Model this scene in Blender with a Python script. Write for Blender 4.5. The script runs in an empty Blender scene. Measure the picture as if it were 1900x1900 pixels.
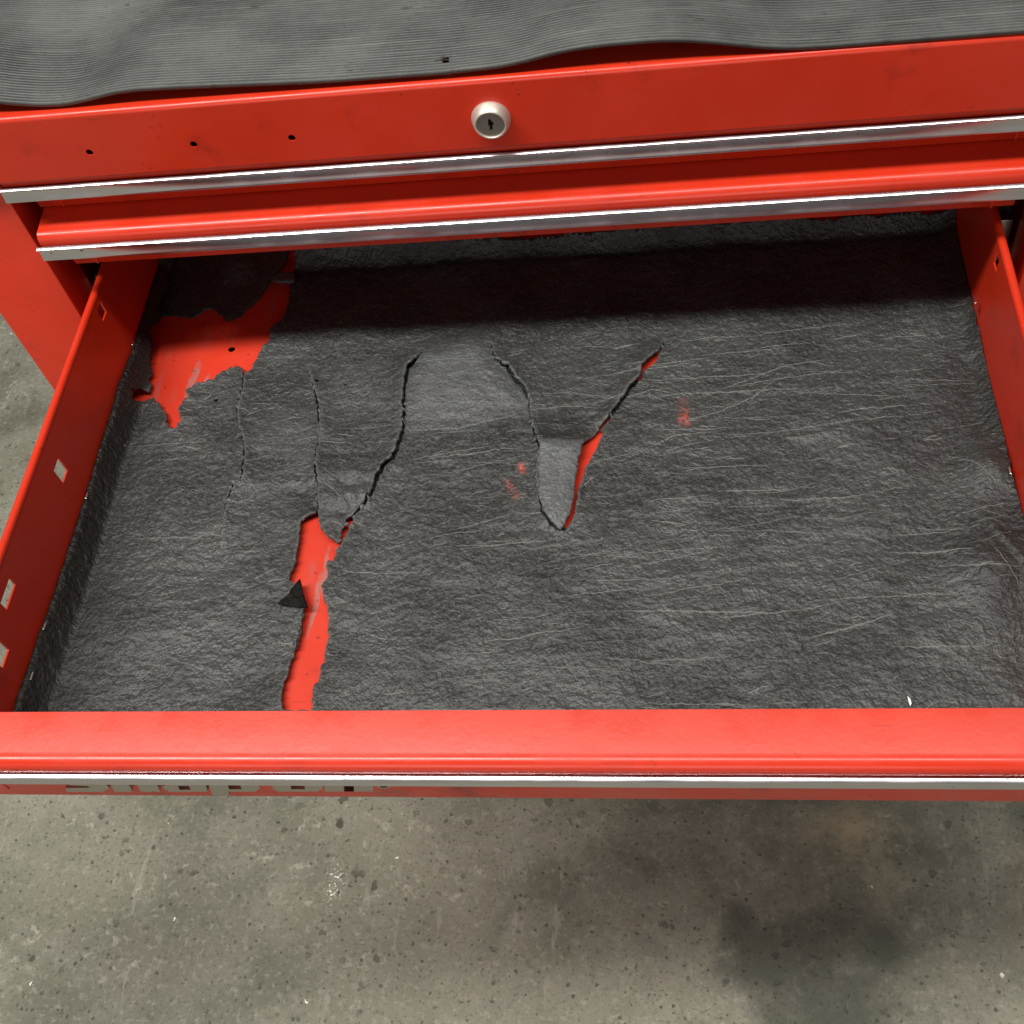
import bpy, bmesh, math, random
import numpy as np
from mathutils import Vector, noise
from mathutils.geometry import delaunay_2d_cdt
random.seed(7); rng = np.random.default_rng(7)
SC = bpy.context.scene
COL = SC.collection

# ------------------------------------------------------------------ camera, light, exposure
cam = bpy.data.cameras.new('camera'); camo = bpy.data.objects.new('camera', cam); COL.objects.link(camo)
camo.location = (0.08989, -0.53126, 0.56942)
camo.rotation_euler = (math.radians(34.75669), math.radians(7.60148), math.radians(3.28593))
cam.sensor_width = 36; cam.lens = 40.60; cam.clip_start = 0.01; cam.clip_end = 100
SC.camera = camo
wd = bpy.data.worlds.new('World'); SC.world = wd; wd.use_nodes = True
bgn = wd.node_tree.nodes['Background']; bgn.inputs[0].default_value = (1.0, 0.95, 0.88, 1); bgn.inputs[1].default_value = 0.14
def lamp(name, loc, sx, sy, power, color):
    l = bpy.data.lights.new(name, 'AREA'); l.shape = 'RECTANGLE'; l.size = sx; l.size_y = sy; l.energy = power; l.color = color
    o = bpy.data.objects.new(name, l); o.location = loc; COL.objects.link(o); return o
lamp('fluorescent_lamp', (-1.58, -0.78, 3.3), 2.4, 0.36, 165, (1.0, 0.97, 0.905)).rotation_euler = (0, 0, math.radians(4))
lamp('fluorescent_lamp', (0.90, -0.58, 3.3), 2.4, 0.36, 62, (1.0, 0.97, 0.905)).rotation_euler = (0, 0, math.radians(4))
lamp('front_fill_light', (-0.8, -5.5, 1.0), 4.0, 2.0, 84, (1.0, 0.97, 0.93)).rotation_euler = (math.radians(80), 0, 0)  # unseen soft fill, added to brighten the upright front faces
SC.view_settings.view_transform = 'Standard'; SC.view_settings.look = 'None'
SC.view_settings.exposure = 0.0; SC.view_settings.gamma = 1.0
SC.render.engine = 'CYCLES'; SC.cycles.max_bounces = 6; SC.cycles.diffuse_bounces = 4; SC.cycles.glossy_bounces = 3

# ------------------------------------------------------------------ measured outlines (metres)
HOLE_BACK = [(-0.2909, 0.1017), (-0.2853, 0.0784), (-0.2815, 0.056), (-0.2729, 0.014), (-0.2707, 0.0016), (-0.2676, -0.0175), (-0.265, -0.0313), (-0.2689, -0.0316), (-0.2727, -0.0367), (-0.2708, -0.0439), (-0.267, -0.0423), (-0.2629, -0.0401), (-0.2599, -0.0393), (-0.2554, -0.0438), (-0.2493, -0.0512), (-0.2458, -0.0598), (-0.2426, -0.065), (-0.239, -0.0661), (-0.236, -0.0593), (-0.2387, -0.0527), (-0.2406, -0.0474), (-0.2389, -0.0414), (-0.2353, -0.0387), (-0.2384, -0.0319), (-0.2333, -0.0269), (-0.2218, -0.0246), (-0.2166, -0.0181), (-0.2105, -0.0136), (-0.2028, -0.0135), (-0.2005, -0.0191), (-0.198, -0.0163), (-0.1952, -0.0086), (-0.1924, 0.0032), (-0.1879, 0.011), (-0.1886, 0.0212), (-0.1811, 0.0321), (-0.1795, 0.0483), (-0.1813, 0.0636), (-0.1806, 0.0812), (-0.1796, 0.0923)]
HOLE_FRONT = [(-0.1303, -0.1376), (-0.1289, -0.138), (-0.127, -0.1433), (-0.1236, -0.1521), (-0.1197, -0.1554), (-0.1122, -0.1603), (-0.1118, -0.1584), (-0.1116, -0.1505), (-0.1105, -0.1466), (-0.1087, -0.1419), (-0.1065, -0.1412), (-0.1065, -0.146), (-0.1088, -0.1538), (-0.111, -0.1615), (-0.1137, -0.1664), (-0.1142, -0.1721), (-0.1167, -0.1728), (-0.1179, -0.1758), (-0.116, -0.1797), (-0.116, -0.1845), (-0.1178, -0.1901), (-0.1155, -0.1986), (-0.1127, -0.2059), (-0.1105, -0.2166), (-0.1099, -0.2247), (-0.1102, -0.2333), (-0.1092, -0.2395), (-0.1112, -0.2412), (-0.1103, -0.2489), (-0.1129, -0.2562), (-0.113, -0.2615), (-0.1116, -0.2702), (-0.128, -0.2702), (-0.1304, -0.2636), (-0.1314, -0.2577), (-0.1301, -0.2487), (-0.1289, -0.241), (-0.1282, -0.2324), (-0.1266, -0.2262), (-0.1266, -0.2163), (-0.1264, -0.2038), (-0.129, -0.1983), (-0.132, -0.1898), (-0.1367, -0.1874), (-0.1393, -0.1859), (-0.14, -0.1821), (-0.1378, -0.1753), (-0.1384, -0.1638), (-0.138, -0.1556), (-0.1391, -0.1429), (-0.1359, -0.1394)]
HOLE_TONGUE = [(0.0458, -0.0816), (0.0423, -0.0938), (0.0359, -0.1093), (0.032, -0.1253), (0.0302, -0.1426), (0.0287, -0.1476), (0.0241, -0.1555), (0.0219, -0.1551), (0.027, -0.1448), (0.029, -0.1339), (0.0299, -0.1188), (0.0318, -0.1025), (0.0345, -0.0905), (0.0394, -0.0843), (0.0437, -0.079)]
HOLE_SPLIT = [(0.0705, -0.0292), (0.0751, -0.023), (0.0815, -0.0163), (0.0803, -0.0233), (0.0761, -0.0291), (0.0712, -0.0329)]
TEAR_A = [(-0.201, -0.0166, 2.5), (-0.1994, -0.0288, 4), (-0.1985, -0.0393, 3), (-0.1991, -0.0496, 2.5), (-0.1951, -0.0641, 2), (-0.1906, -0.0734, 2.5), (-0.1862, -0.0865, 4), (-0.185, -0.1001, 5), (-0.1835, -0.1095, 6), (-0.1889, -0.1131, 6), (-0.1901, -0.1232, 5), (-0.1903, -0.1376, 2), (-0.1882, -0.1514, 1.2), (-0.1888, -0.1651, 0.4)]
TEAR_B = [(-0.1562, -0.0164, 0.4), (-0.1494, -0.0307, 1.2), (-0.1452, -0.0432, 4), (-0.1418, -0.0549, 7), (-0.1392, -0.0669, 2), (-0.1368, -0.0733, 0.8), (-0.1376, -0.0865, 5), (-0.1363, -0.0974, 2), (-0.1356, -0.1038, 6), (-0.1324, -0.1153, 3), (-0.131, -0.1245, 2), (-0.1291, -0.1384, 3)]
TEAR_C = [(-0.0769, -0.0082, 1), (-0.0791, -0.0148, 7), (-0.0842, -0.0231, 9), (-0.0849, -0.0395, 3), (-0.0839, -0.058, 4), (-0.0825, -0.0737, 4), (-0.0842, -0.0872, 4.5), (-0.0863, -0.0965, 5), (-0.0903, -0.101, 4.5), (-0.0949, -0.1139, 4.5), (-0.0959, -0.1229, 3), (-0.1006, -0.1337, 2.5), (-0.1076, -0.1427, 3)]
TEAR_D = [(-0.0296, -0.0039, 0.4), (-0.0261, -0.0181, 3), (-0.0177, -0.0257, 7), (-0.0118, -0.0363, 7), (-0.0049, -0.045, 6), (-0.0016, -0.0551, 3), (-0.0008, -0.0649, 0.8), (0.0011, -0.0756, 2.5), (0.0039, -0.0843, 3), (0.0071, -0.0951, 2.5), (0.006, -0.1022, 1.5), (0.0066, -0.115, 1.2), (0.0081, -0.1328, 1.2), (0.0114, -0.1435, 3), (0.0146, -0.1494, 3.5), (0.0222, -0.1554, 3)]
TEAR_E = [(0.0848, -0.0066, 0.4), (0.0807, -0.0196, 3), (0.0705, -0.0301, 3), (0.0694, -0.0392, 4.5), (0.0619, -0.0487, 4.5), (0.0574, -0.0574, 4.5), (0.0507, -0.0685, 4), (0.0441, -0.0794, 4)]
SCRAP_BACK = [(-0.3066, 0.1078), (-0.2981, 0.0672), (-0.2917, 0.0385), (-0.2846, 0.0417), (-0.2748, 0.0437), (-0.2665, 0.0431), (-0.2573, 0.0408), (-0.2514, 0.0398), (-0.244, 0.0468), (-0.2381, 0.048), (-0.23, 0.0404), (-0.2211, 0.0303), (-0.2165, 0.0358), (-0.2123, 0.045), (-0.2046, 0.0551), (-0.2012, 0.063), (-0.1978, 0.0737), (-0.1907, 0.0843), (-0.1882, 0.0914), (-0.1873, 0.1004)]
SCRAP_SMALL = [(-0.1962, 0.0683), (-0.1937, 0.0747), (-0.1866, 0.0757), (-0.1796, 0.0757), (-0.1778, 0.0695), (-0.1782, 0.0646), (-0.1886, 0.0644)]
SCRAP_TRI = [(-0.1416, -0.2038), (-0.1382, -0.1992), (-0.1351, -0.1919), (-0.1317, -0.1868), (-0.13, -0.1909), (-0.1285, -0.1965), (-0.1258, -0.2031), (-0.1242, -0.2067), (-0.1322, -0.2055)]
FOLD_TRI = [(-0.1415, -0.2041), (-0.1266, -0.2051), (-0.1266, -0.2169), (-0.1277, -0.2316), (-0.1321, -0.2228)]
LIGHT_1 = [(-0.0841, -0.0236), (-0.075, -0.0049), (-0.0567, -0.0012), (-0.033, 0.0022), (-0.0254, -0.0186), (-0.0117, -0.0382), (-0.0027, -0.0537), (-0.0015, -0.0649), (-0.0195, -0.0662), (-0.0365, -0.072), (-0.0646, -0.0728), (-0.0819, -0.0697), (-0.0852, -0.0469)]
LIGHT_2 = [(0.0068, -0.0896), (0.0345, -0.09), (0.0318, -0.105), (0.0297, -0.1252), (0.0276, -0.1429), (0.0215, -0.1535), (0.0133, -0.1482), (0.0087, -0.1324), (0.007, -0.108)]
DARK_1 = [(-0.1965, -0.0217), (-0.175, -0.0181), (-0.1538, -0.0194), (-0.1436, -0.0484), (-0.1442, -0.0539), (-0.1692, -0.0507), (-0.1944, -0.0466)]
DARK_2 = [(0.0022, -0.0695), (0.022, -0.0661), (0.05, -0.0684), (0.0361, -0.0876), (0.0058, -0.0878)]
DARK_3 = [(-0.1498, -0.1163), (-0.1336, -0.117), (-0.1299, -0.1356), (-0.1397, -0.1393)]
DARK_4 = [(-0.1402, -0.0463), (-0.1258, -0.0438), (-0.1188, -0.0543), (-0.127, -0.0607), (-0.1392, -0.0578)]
LOOSE_CRUMBS = [(-0.122, -0.1492), (-0.1185, -0.1521), (-0.1163, -0.149), (-0.113, -0.153), (-0.1116, -0.1483), (-0.1147, -0.1553), (-0.1122, -0.1585), (-0.1179, -0.156), (-0.118, -0.1466), (-0.1098, -0.1468), (-0.1204, -0.1532)]
MAT_EDGE = [(-0.3051, 0.0222), (-0.2805, 0.0083), (-0.2624, 0.0027), (-0.2452, -0.0009), (-0.2296, 0.0), (-0.2151, 0.0049), (-0.2, 0.0077), (-0.1778, 0.0068), (-0.1525, 0.005), (-0.0911, 0.0007), (-0.0261, -0.0008), (0.0111, 0.0011), (0.0251, 0.0057), (0.0391, 0.0099), (0.0532, 0.0117), (0.0673, 0.012), (0.0924, 0.0117), (0.1143, 0.0067), (0.1356, -0.0005), (0.1487, -0.0037), (0.1618, -0.0055), (0.1879, -0.0065), (0.2265, -0.0071), (0.2643, -0.0073), (0.2892, -0.0074)]
MAT_BASE = [(-0.278, 0.0008), (-0.199, 0.0038), (-0.0606, -0.0056), (0.0949, -0.0012), (0.2641, -0.0086)]
PANEL = [(-0.278, 0.2043), (0.011, 0.2048), (0.2652, 0.2055), (-0.298, 0.1668), (0.0057, 0.1656), (0.2732, 0.1689)]
PANEL_HOLES = [(-0.2349, 0.1814), (-0.1726, 0.1814), (-0.1156, 0.1807)]
LOCK = [(-0.0031, 0.1833), (-0.0138, 0.1843), (0.0077, 0.1823)]
WALL_HOLES_LEFT = [[(-0.1249, 0.0545), (-0.1253, 0.0418), (-0.1353, 0.0415), (-0.1354, 0.0545)], [(-0.2142, 0.0602), (-0.2135, 0.0538), (-0.2306, 0.0526), (-0.2301, 0.0608)], [(-0.2474, 0.0536), (-0.2506, 0.0395), (-0.2603, 0.0396), (-0.258, 0.0524)], [(-0.006, 0.0666), (-0.0064, 0.057), (-0.0147, 0.057), (-0.0145, 0.0664)]]
TABS_LEFT = [(-0.1306, 0.0141), (-0.254, 0.0108), (-0.0045, 0.0181), (-0.2233, 0.0143)]
TABS_RIGHT = [(-0.0073, 0.0162), (-0.1304, 0.0086)]
RHOLE = [(-0.0107, 0.0614)]
MISC = {'drain': [(-0.216, 0.0085)], 'chip': [(0.2049, -0.2664)], 'mathole': [(-0.0243, 0.0045)], 'rub': [(0.0958, -0.0656), (-0.0044, -0.1076)], 'streak': [(-0.2428, 0.0036), (-0.2434, -0.0453), (-0.1226, -0.1769), (-0.1233, -0.2243)], 'rivets': [(-0.2955, 0.1057), (-0.2748, 0.1064)], 'floorstain': [(0.1314, -0.1768), (0.1668, -0.236), (0.2457, -0.2019), (0.2075, -0.266), (0.4354, -0.0916), (-0.3038, -0.1558), (-0.3625, -0.1072), (-0.6133, -0.2509)]}
DARK_5 = [(0.2369, -0.1664), (0.2664, -0.1619), (0.2776, -0.1711), (0.2634, -0.2562), (0.2497, -0.2437), (0.2391, -0.208)]  # grease and the shade of the dip, painted dark
DARK_6 = [(0.255, -0.0216), (0.2819, -0.005), (0.279, -0.1309), (0.2642, -0.1226), (0.2567, -0.074)]  # the same painted shade, along the right wall
LIGHT_3 = [(-0.1454, -0.0077), (-0.0916, -0.0062), (-0.0834, -0.0696), (-0.1001, -0.0733), (-0.1374, -0.0602)]
LIGHT_4 = [(-0.1918, -0.0542), (-0.143, -0.0567), (-0.1349, -0.1085), (-0.1611, -0.0967), (-0.185, -0.0892)]
RUB1 = [(0.0934, -0.0558), (0.0984, -0.0561), (0.0987, -0.0787), (0.0935, -0.0784)]
RUB2 = [(-0.0063, -0.1042), (-0.0023, -0.1043), (-0.0019, -0.111), (-0.0053, -0.1108)]
RUB3 = [(-0.0147, -0.1166), (-0.0113, -0.1168), (-0.0039, -0.13), (-0.0072, -0.131)]
RUB4 = [(0.0923, -0.1256), (0.0986, -0.1259), (0.0981, -0.1434), (0.0928, -0.1432)]
CREASES = [[(0.0731, -0.0556), (0.0968, -0.0525), (0.1169, -0.0527), (0.1402, -0.0527), (0.1731, -0.0532)], [(0.117, -0.0514), (0.1409, -0.0416), (0.1615, -0.0338), (0.1884, -0.03)], [(0.1204, -0.0493), (0.154, -0.0446), (0.1939, -0.0403)], [(0.1599, -0.0551), (0.192, -0.0599), (0.2426, -0.0636)], [(0.0912, -0.0783), (0.1163, -0.0688), (0.14, -0.057), (0.154, -0.0446)], [(0.0727, -0.0964), (0.0893, -0.0867), (0.1156, -0.0837)], [(0.0809, -0.0988), (0.1154, -0.09)], [(0.122, -0.0874), (0.1639, -0.0861), (0.2025, -0.0809), (0.2471, -0.0756)], [(0.1292, -0.1329), (0.1542, -0.1307), (0.1794, -0.1239)], [(0.1136, -0.1304), (0.1356, -0.13), (0.1604, -0.1294)], [(0.1163, -0.1421), (0.1349, -0.1408), (0.1564, -0.1416)], [(0.1687, -0.1401), (0.1965, -0.1354), (0.2274, -0.1289)], [(0.1597, -0.1379), (0.1963, -0.1373)], [(0.1063, -0.1588), (0.1341, -0.154), (0.1588, -0.1492)], [(0.1618, -0.1504), (0.1827, -0.1519), (0.2072, -0.1471), (0.2185, -0.1512)], [(0.0195, -0.1877), (0.0413, -0.19), (0.0658, -0.1898), (0.0901, -0.1893)], [(0.0537, -0.2096), (0.1014, -0.2112), (0.1422, -0.2129), (0.1773, -0.2062)], [(0.1492, -0.1959), (0.1788, -0.1914), (0.2177, -0.1801), (0.2265, -0.1786)], [(0.0945, -0.0087), (0.1189, -0.0056), (0.143, -0.0072)], [(0.0013, -0.0503), (0.025, -0.0485), (0.0526, -0.0554)], [(0.0019, -0.0629), (0.0253, -0.0597), (0.0442, -0.0629)], [(-0.0507, -0.1098), (-0.0273, -0.1045), (-0.0073, -0.0991)], [(-0.0722, -0.1005), (-0.0413, -0.0997)], [(-0.0436, -0.1523), (-0.0242, -0.147), (-0.0082, -0.1417)], [(-0.1315, -0.1031), (-0.1232, -0.1111), (-0.1102, -0.1166), (-0.0994, -0.1195)], [(-0.1289, -0.115), (-0.1138, -0.128)], [(-0.2756, -0.0807), (-0.2534, -0.0786), (-0.2088, -0.077)], [(-0.2496, -0.1519), (-0.2174, -0.1529), (-0.1925, -0.1544)], [(-0.1811, -0.0959), (-0.1626, -0.088)], [(-0.1218, -0.0722), (-0.1038, -0.0718), (-0.0878, -0.0716)], [(-0.0786, -0.0743), (-0.0469, -0.0737), (-0.0091, -0.0645)], [(-0.1132, -0.179), (-0.0864, -0.1815), (-0.0604, -0.181)], [(0.2052, -0.2107), (0.2197, -0.2274), (0.2363, -0.2436), (0.2468, -0.2452)], [(0.2586, -0.1741), (0.2647, -0.1883), (0.2713, -0.2053)], [(0.1582, -0.2282), (0.1813, -0.222), (0.2047, -0.2141)], [(0.247, -0.1082), (0.2592, -0.1166), (0.2685, -0.1324), (0.2803, -0.1321)]]


# ------------------------------------------------------------------ node helpers
class NT:
    def __init__(s, name):
        s.m = bpy.data.materials.new(name); s.m.use_nodes = True
        s.t = s.m.node_tree; s.b = s.t.nodes['Principled BSDF']
        s.co = s.t.nodes.new('ShaderNodeTexCoord').outputs['Object']
    def n(s, typ, **kw):
        d = s.t.nodes.new(typ)
        for k, v in kw.items(): setattr(d, k, v)
        return d
    def put(s, sock, v):
        if hasattr(v, 'links') or isinstance(v, bpy.types.NodeSocket): s.t.links.new(v, sock)
        else: sock.default_value = v
    def math(s, op, a, b=0.0, clamp=False):
        d = s.n('ShaderNodeMath', operation=op, use_clamp=clamp); s.put(d.inputs[0], a); s.put(d.inputs[1], b); return d.outputs[0]
    def ramp(s, v, lo, hi, a=0.0, b=1.0, smooth=True):
        d = s.n('ShaderNodeMapRange', interpolation_type='SMOOTHSTEP' if smooth else 'LINEAR')
        for i, x in enumerate((v, lo, hi, a, b)): s.put(d.inputs[i], x)
        return d.outputs[0]
    def mapping(s, scale=(1, 1, 1), rot=(0, 0, 0), loc=(0, 0, 0), vec=None):
        d = s.n('ShaderNodeMapping'); s.put(d.inputs[0], vec or s.co)
        d.inputs['Location'].default_value = loc; d.inputs['Rotation'].default_value = rot; d.inputs['Scale'].default_value = scale
        return d.outputs[0]
    def noise(s, scale, detail=3.0, rough=0.55, vec=None, dist=0.0):
        d = s.n('ShaderNodeTexNoise'); s.put(d.inputs['Vector'], vec or s.co)
        d.inputs['Scale'].default_value = scale; d.inputs['Detail'].default_value = detail
        d.inputs['Roughness'].default_value = rough; d.inputs['Distortion'].default_value = dist
        return d.outputs[0]
    def noisecol(s, scale, detail=2.0):
        d = s.n('ShaderNodeTexNoise'); s.put(d.inputs['Vector'], s.co); d.inputs['Scale'].default_value = scale; d.inputs['Detail'].default_value = detail
        return d.outputs[1]
    def voro(s, scale, vec=None, feature='F1'):
        d = s.n('ShaderNodeTexVoronoi', feature=feature); s.put(d.inputs['Vector'], vec or s.co); d.inputs['Scale'].default_value = scale
        return d
    def mix(s, f, a, b, mode='MIX'):
        d = s.n('ShaderNodeMix', data_type='RGBA', blend_type=mode)
        s.put(d.inputs[0], f)
        for i, v in ((6, a), (7, b)): s.put(d.inputs[i], v if not isinstance(v, tuple) else (*v, 1) if len(v) == 3 else v)
        return d.outputs[2]
    def warp(s, amt, scale):
        c = s.noisecol(scale); a = s.n('ShaderNodeVectorMath', operation='SUBTRACT'); s.put(a.inputs[0], c); a.inputs[1].default_value = (.5, .5, .5)
        b = s.n('ShaderNodeVectorMath', operation='SCALE'); s.put(b.inputs[0], a.outputs[0]); b.inputs['Scale'].default_value = amt
        e = s.n('ShaderNodeVectorMath', operation='ADD'); s.put(e.inputs[0], s.co); s.put(e.inputs[1], b.outputs[0]); return e.outputs[0]
    def attr(s, name):
        return s.n('ShaderNodeAttribute', attribute_name=name).outputs['Fac']
    def spot(s, p, r0, r1, vec=None):
        d = s.n('ShaderNodeVectorMath', operation='DISTANCE'); s.put(d.inputs[0], vec or s.co); d.inputs[1].default_value = p
        return s.ramp(d.outputs['Value'], r0, r1, 1.0, 0.0)
    def add(s, *vals):
        r = vals[0]
        for v in vals[1:]: r = s.math('ADD', r, v)
        return r
    def bump(s, h, dist, strength=1.0):
        d = s.n('ShaderNodeBump'); d.inputs['Distance'].default_value = dist; d.inputs['Strength'].default_value = strength
        s.put(d.inputs['Height'], h); s.t.links.new(d.outputs[0], s.b.inputs['Normal'])
    def set(s, **kw):
        for k, v in kw.items():
            v = (*v, 1) if isinstance(v, tuple) and len(v) == 3 else v
            s.put(s.b.inputs[k.replace('_', ' ')], v)
        return s.m

def mat_red(name, base=(0.60, 0.031, 0.0095), grime=0.85, rough=0.34, coat=0.12, scuff=0.0):
    s = NT(name)
    tone = s.noise(9, 4, .6); speck = s.voro(170); sp = s.math('MULTIPLY', s.ramp(speck.outputs['Distance'], .05, .22, 1, 0),
        s.ramp(s.n('ShaderNodeSeparateColor').outputs[0] if False else s.noise(22, 2), .60, .70))
    dirt = s.math('MULTIPLY', s.ramp(s.noise(26, 5, .65), .56, .80), grime)
    dirt = s.math('MULTIPLY', dirt, s.ramp(s.noise(5, 3), .35, .6))
    dirt = s.math('MAXIMUM', dirt, s.math('MULTIPLY', sp, .6))
    nick = s.math('MULTIPLY', s.ramp(s.noise(240, 3, .6), .70, .735), s.ramp(s.noise(11, 3), .48, .60))
    dirt = s.math('MAXIMUM', dirt, s.math('MULTIPLY', nick, .8))
    scr = s.math('MULTIPLY', s.ramp(s.noise(1, 2, .5, s.mapping((22, 600, 300), rot=(.2, .5, .7))), .70, .74), s.ramp(s.noise(8, 3), .5, .62))
    dirt = s.math('MAXIMUM', dirt, s.math('MULTIPLY', scr, .5))
    c = s.mix(s.ramp(tone, .3, .7), tuple(x * .90 for x in base), base)
    c = s.mix(dirt, c, (0.10, 0.012, 0.009))
    if scuff:
        st = s.noise(1.0, 4, .6, s.mapping((95, 9, 40), rot=(0, 0, -.15)))
        f = s.math('MULTIPLY', s.ramp(st, .52, .75), s.ramp(s.noise(16, 3), .45, .62))
        c = s.mix(s.math('MULTIPLY', f, scuff * .5), c, (0.26, 0.12, 0.11))
        wy = s.warp(.006, 60)
        for p, r, k in (((-.2385, .305 * .17, 0), .0042, .17), ((-.2280, .300 * .17, 0), .0025, .17), ((-.1228, .128 * .07, 0), .0019, .07), ((-.120, .150 * .1, 0), .0022, .1), ((-.235, .275 * .3, 0), .003, .3)):
            q = s.spot(p, r * .55, r, s.mapping((1, k, 0), vec=wy)); c = s.mix(s.math('MULTIPLY', q, s.ramp(s.noise(130, 4, .7), .35, .6, .35, .8)), c, (.30, .16, .145))
        res = s.math('MAXIMUM', s.ramp(s.noise(150, 4, .65), .655, .69), s.math('MULTIPLY', s.ramp(s.noise(55, 5, .7), .58, .72), .45))
        c = s.mix(s.math('MULTIPLY', res, .75), c, (.075, .016, .012))
    s.bump(s.add(s.math('MULTIPLY', s.noise(420, 2), .5), s.noise(60, 2)), .00025, .35)
    rg = s.ramp(s.noise(35, 4), .3, .75, rough - .05, rough + .12)
    return s.set(Base_Color=c, Roughness=rg, Coat_Weight=coat, Coat_Roughness=.12, Specular_IOR_Level=.42)
M_RED = mat_red('red_enamel')
M_REDIN = mat_red('red_enamel_worn', scuff=.9, grime=.25, rough=.5, coat=.05)

def mat_metal(name, col, rough, brushed=True):
    s = NT(name)
    b = s.noise(1.0, 3, .6, s.mapping((3, 1500, 1500)))
    g = s.ramp(s.noise(45, 4, .7), .45, .85, 0, .35)
    c = s.mix(g, col, tuple(x * .78 for x in col))
    pt = s.math('MULTIPLY', s.ramp(s.noise(170, 2), .72, .76), .6); c = s.mix(pt, c, tuple(x * .35 for x in col))
    return s.set(Base_Color=c, Metallic=1.0, Roughness=s.ramp(s.noise(30, 3), .3, .7, rough - .03, rough + .05))
M_TRIM = mat_metal('brushed_aluminium', (.72, .69, .73), .25)
M_STEEL = mat_metal('bare_steel', (.72, .71, .68), .25, False)
M_DULL = mat_metal('dull_grey_metal', (.36, .34, .30), .38, False)
M_LOCK = mat_metal('satin_nickel', (.62, .58, .51), .42, False); M_LOCK.node_tree.nodes['Principled BSDF'].inputs['Metallic'].default_value = .65
M_LETTER = mat_metal('dull_badge_metal', (.50, .47, .41), .5, False)

s = NT('dark_cavity'); M_DARK = s.set(Base_Color=(.006, .006, .006), Roughness=.9)
s = NT('white_chip'); M_WHITE = s.set(Base_Color=(.85, .84, .80), Roughness=.6)
s = NT('worn_rivet'); M_RIVET = s.set(Base_Color=s.mix(s.noise(600), (.20, .15, .13), (.34, .30, .28)), Metallic=.6, Roughness=.5)

def mat_foam():
    s = NT('black_foam_rubber')
    light = s.attr('bare'); dark = s.attr('skin'); side = s.attr('wall')  # 'bare' also carries painted sheen, 'skin' also carries painted shade
    cr = s.attr('crease')
    grain = s.noise(640, 5, .72); peb = s.noise(330, 3, .6)
    leather = s.voro(260, vec=s.warp(.004, 90), feature='DISTANCE_TO_EDGE').outputs['Distance']
    lumps = s.noise(1, 4, .62, s.mapping((190, 230, 60), rot=(0, 0, .3)))
    lum = s.ramp(lumps, .35, .70)
    blot = s.noise(14, 5, .6)
    c = s.mix(s.ramp(blot, .36, .66), (.009, .0102, .010), (.034, .037, .0358))
    c = s.mix(s.math('MULTIPLY', s.ramp(grain, .47, .70), .60), c, (.078, .084, .082))
    c = s.mix(s.math('MULTIPLY', s.ramp(peb, .50, .66), .42), c, (.078, .084, .082))
    c = s.mix(s.math('MULTIPLY', s.ramp(grain, .46, .32), .45), c, (.012, .013, .0125))
    c = s.mix(s.math('MULTIPLY', s.ramp(s.noise(1, 5, .7, s.mapping((150, 300, 60), rot=(0, 0, -.1))), .58, .72), .35), c, (.12, .127, .124))
    c = s.mix(s.math('MULTIPLY', cr, .75), c, (.15, .157, .152))
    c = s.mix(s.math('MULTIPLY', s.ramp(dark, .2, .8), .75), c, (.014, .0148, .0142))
    lf = s.ramp(s.add(light, s.math('MULTIPLY', s.math('SUBTRACT', s.noise(120, 5, .75), .5), s.ramp(light, 0, .2, 0, .7))), .10, .95, smooth=False)
    c = s.mix(lf, c, s.mix(s.ramp(grain, .3, .7), (.062, .068, .071), (.110, .117, .121)))  # bare torn foam, and painted sheen where the sheet tilts to the lamps
    c = s.mix(s.math('MULTIPLY', side, .9), c, (.009, .009, .0085))  # shade on the upturned edges, painted into the colour
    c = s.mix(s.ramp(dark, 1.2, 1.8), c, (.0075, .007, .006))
    # red paint rubbed off on the foam
    rub = s.attr('rub')
    rub = s.math('MULTIPLY', rub, s.math('MULTIPLY', s.ramp(s.noise(300, 4, .7), .36, .60), .85))
    c = s.mix(rub, c, (.50, .075, .05))
    h = s.add(s.math('MULTIPLY', grain, .34), s.math('MULTIPLY', peb, .85), s.math('MULTIPLY', s.ramp(s.noise(190, 2), .4, .65), .5), s.math('MULTIPLY', s.ramp(leather, 0, .25), .16), s.math('MULTIPLY', lum, .26))
    s.bump(h, .0009, .8)
    return s.set(Base_Color=c, Roughness=s.ramp(blot, .3, .7, .60, .43), Specular_IOR_Level=s.ramp(dark, .9, 1.7, .62, .08))
M_FOAM = mat_foam()

def mat_mat():
    s = NT('ribbed_black_rubber')
    n = s.noise(9, 6, .66); str_ = s.noise(1, 4, .7, s.mapping((14, 420, 60)))
    c = s.mix(s.ramp(n, .3, .72), (.034, .037, .036), (.098, .102, .098))
    c = s.mix(s.math('MULTIPLY', s.ramp(str_, .52, .75), .45), c, (.19, .195, .185))
    sp = s.math('MULTIPLY', s.math('MAXIMUM', s.ramp(s.noise(1, 3, .6, s.mapping((60, 150, 60))), .68, .74), s.math('MULTIPLY', s.ramp(s.noise(1, 3, .6, s.mapping((110, 640, 60))), .60, .70), .6)), .8)
    c = s.mix(sp, c, (.022, .022, .021))
    v = s.voro(38); r = s.n('ShaderNodeSeparateColor'); s.put(r.inputs[0], v.outputs['Color'])
    fl = s.math('MULTIPLY', s.ramp(v.outputs['Distance'], .02, .05, 1, 0), s.math('GREATER_THAN', r.outputs[0], .90))
    c = s.mix(fl, c, (.75, .73, .68))
    s.bump(s.add(s.noise(700, 3), s.math('MULTIPLY', str_, .6)), .00022, .6)
    return s.set(Base_Color=c, Roughness=s.ramp(n, .3, .7, .44, .58), Specular_IOR_Level=.5)
M_MAT = mat_mat()

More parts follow.
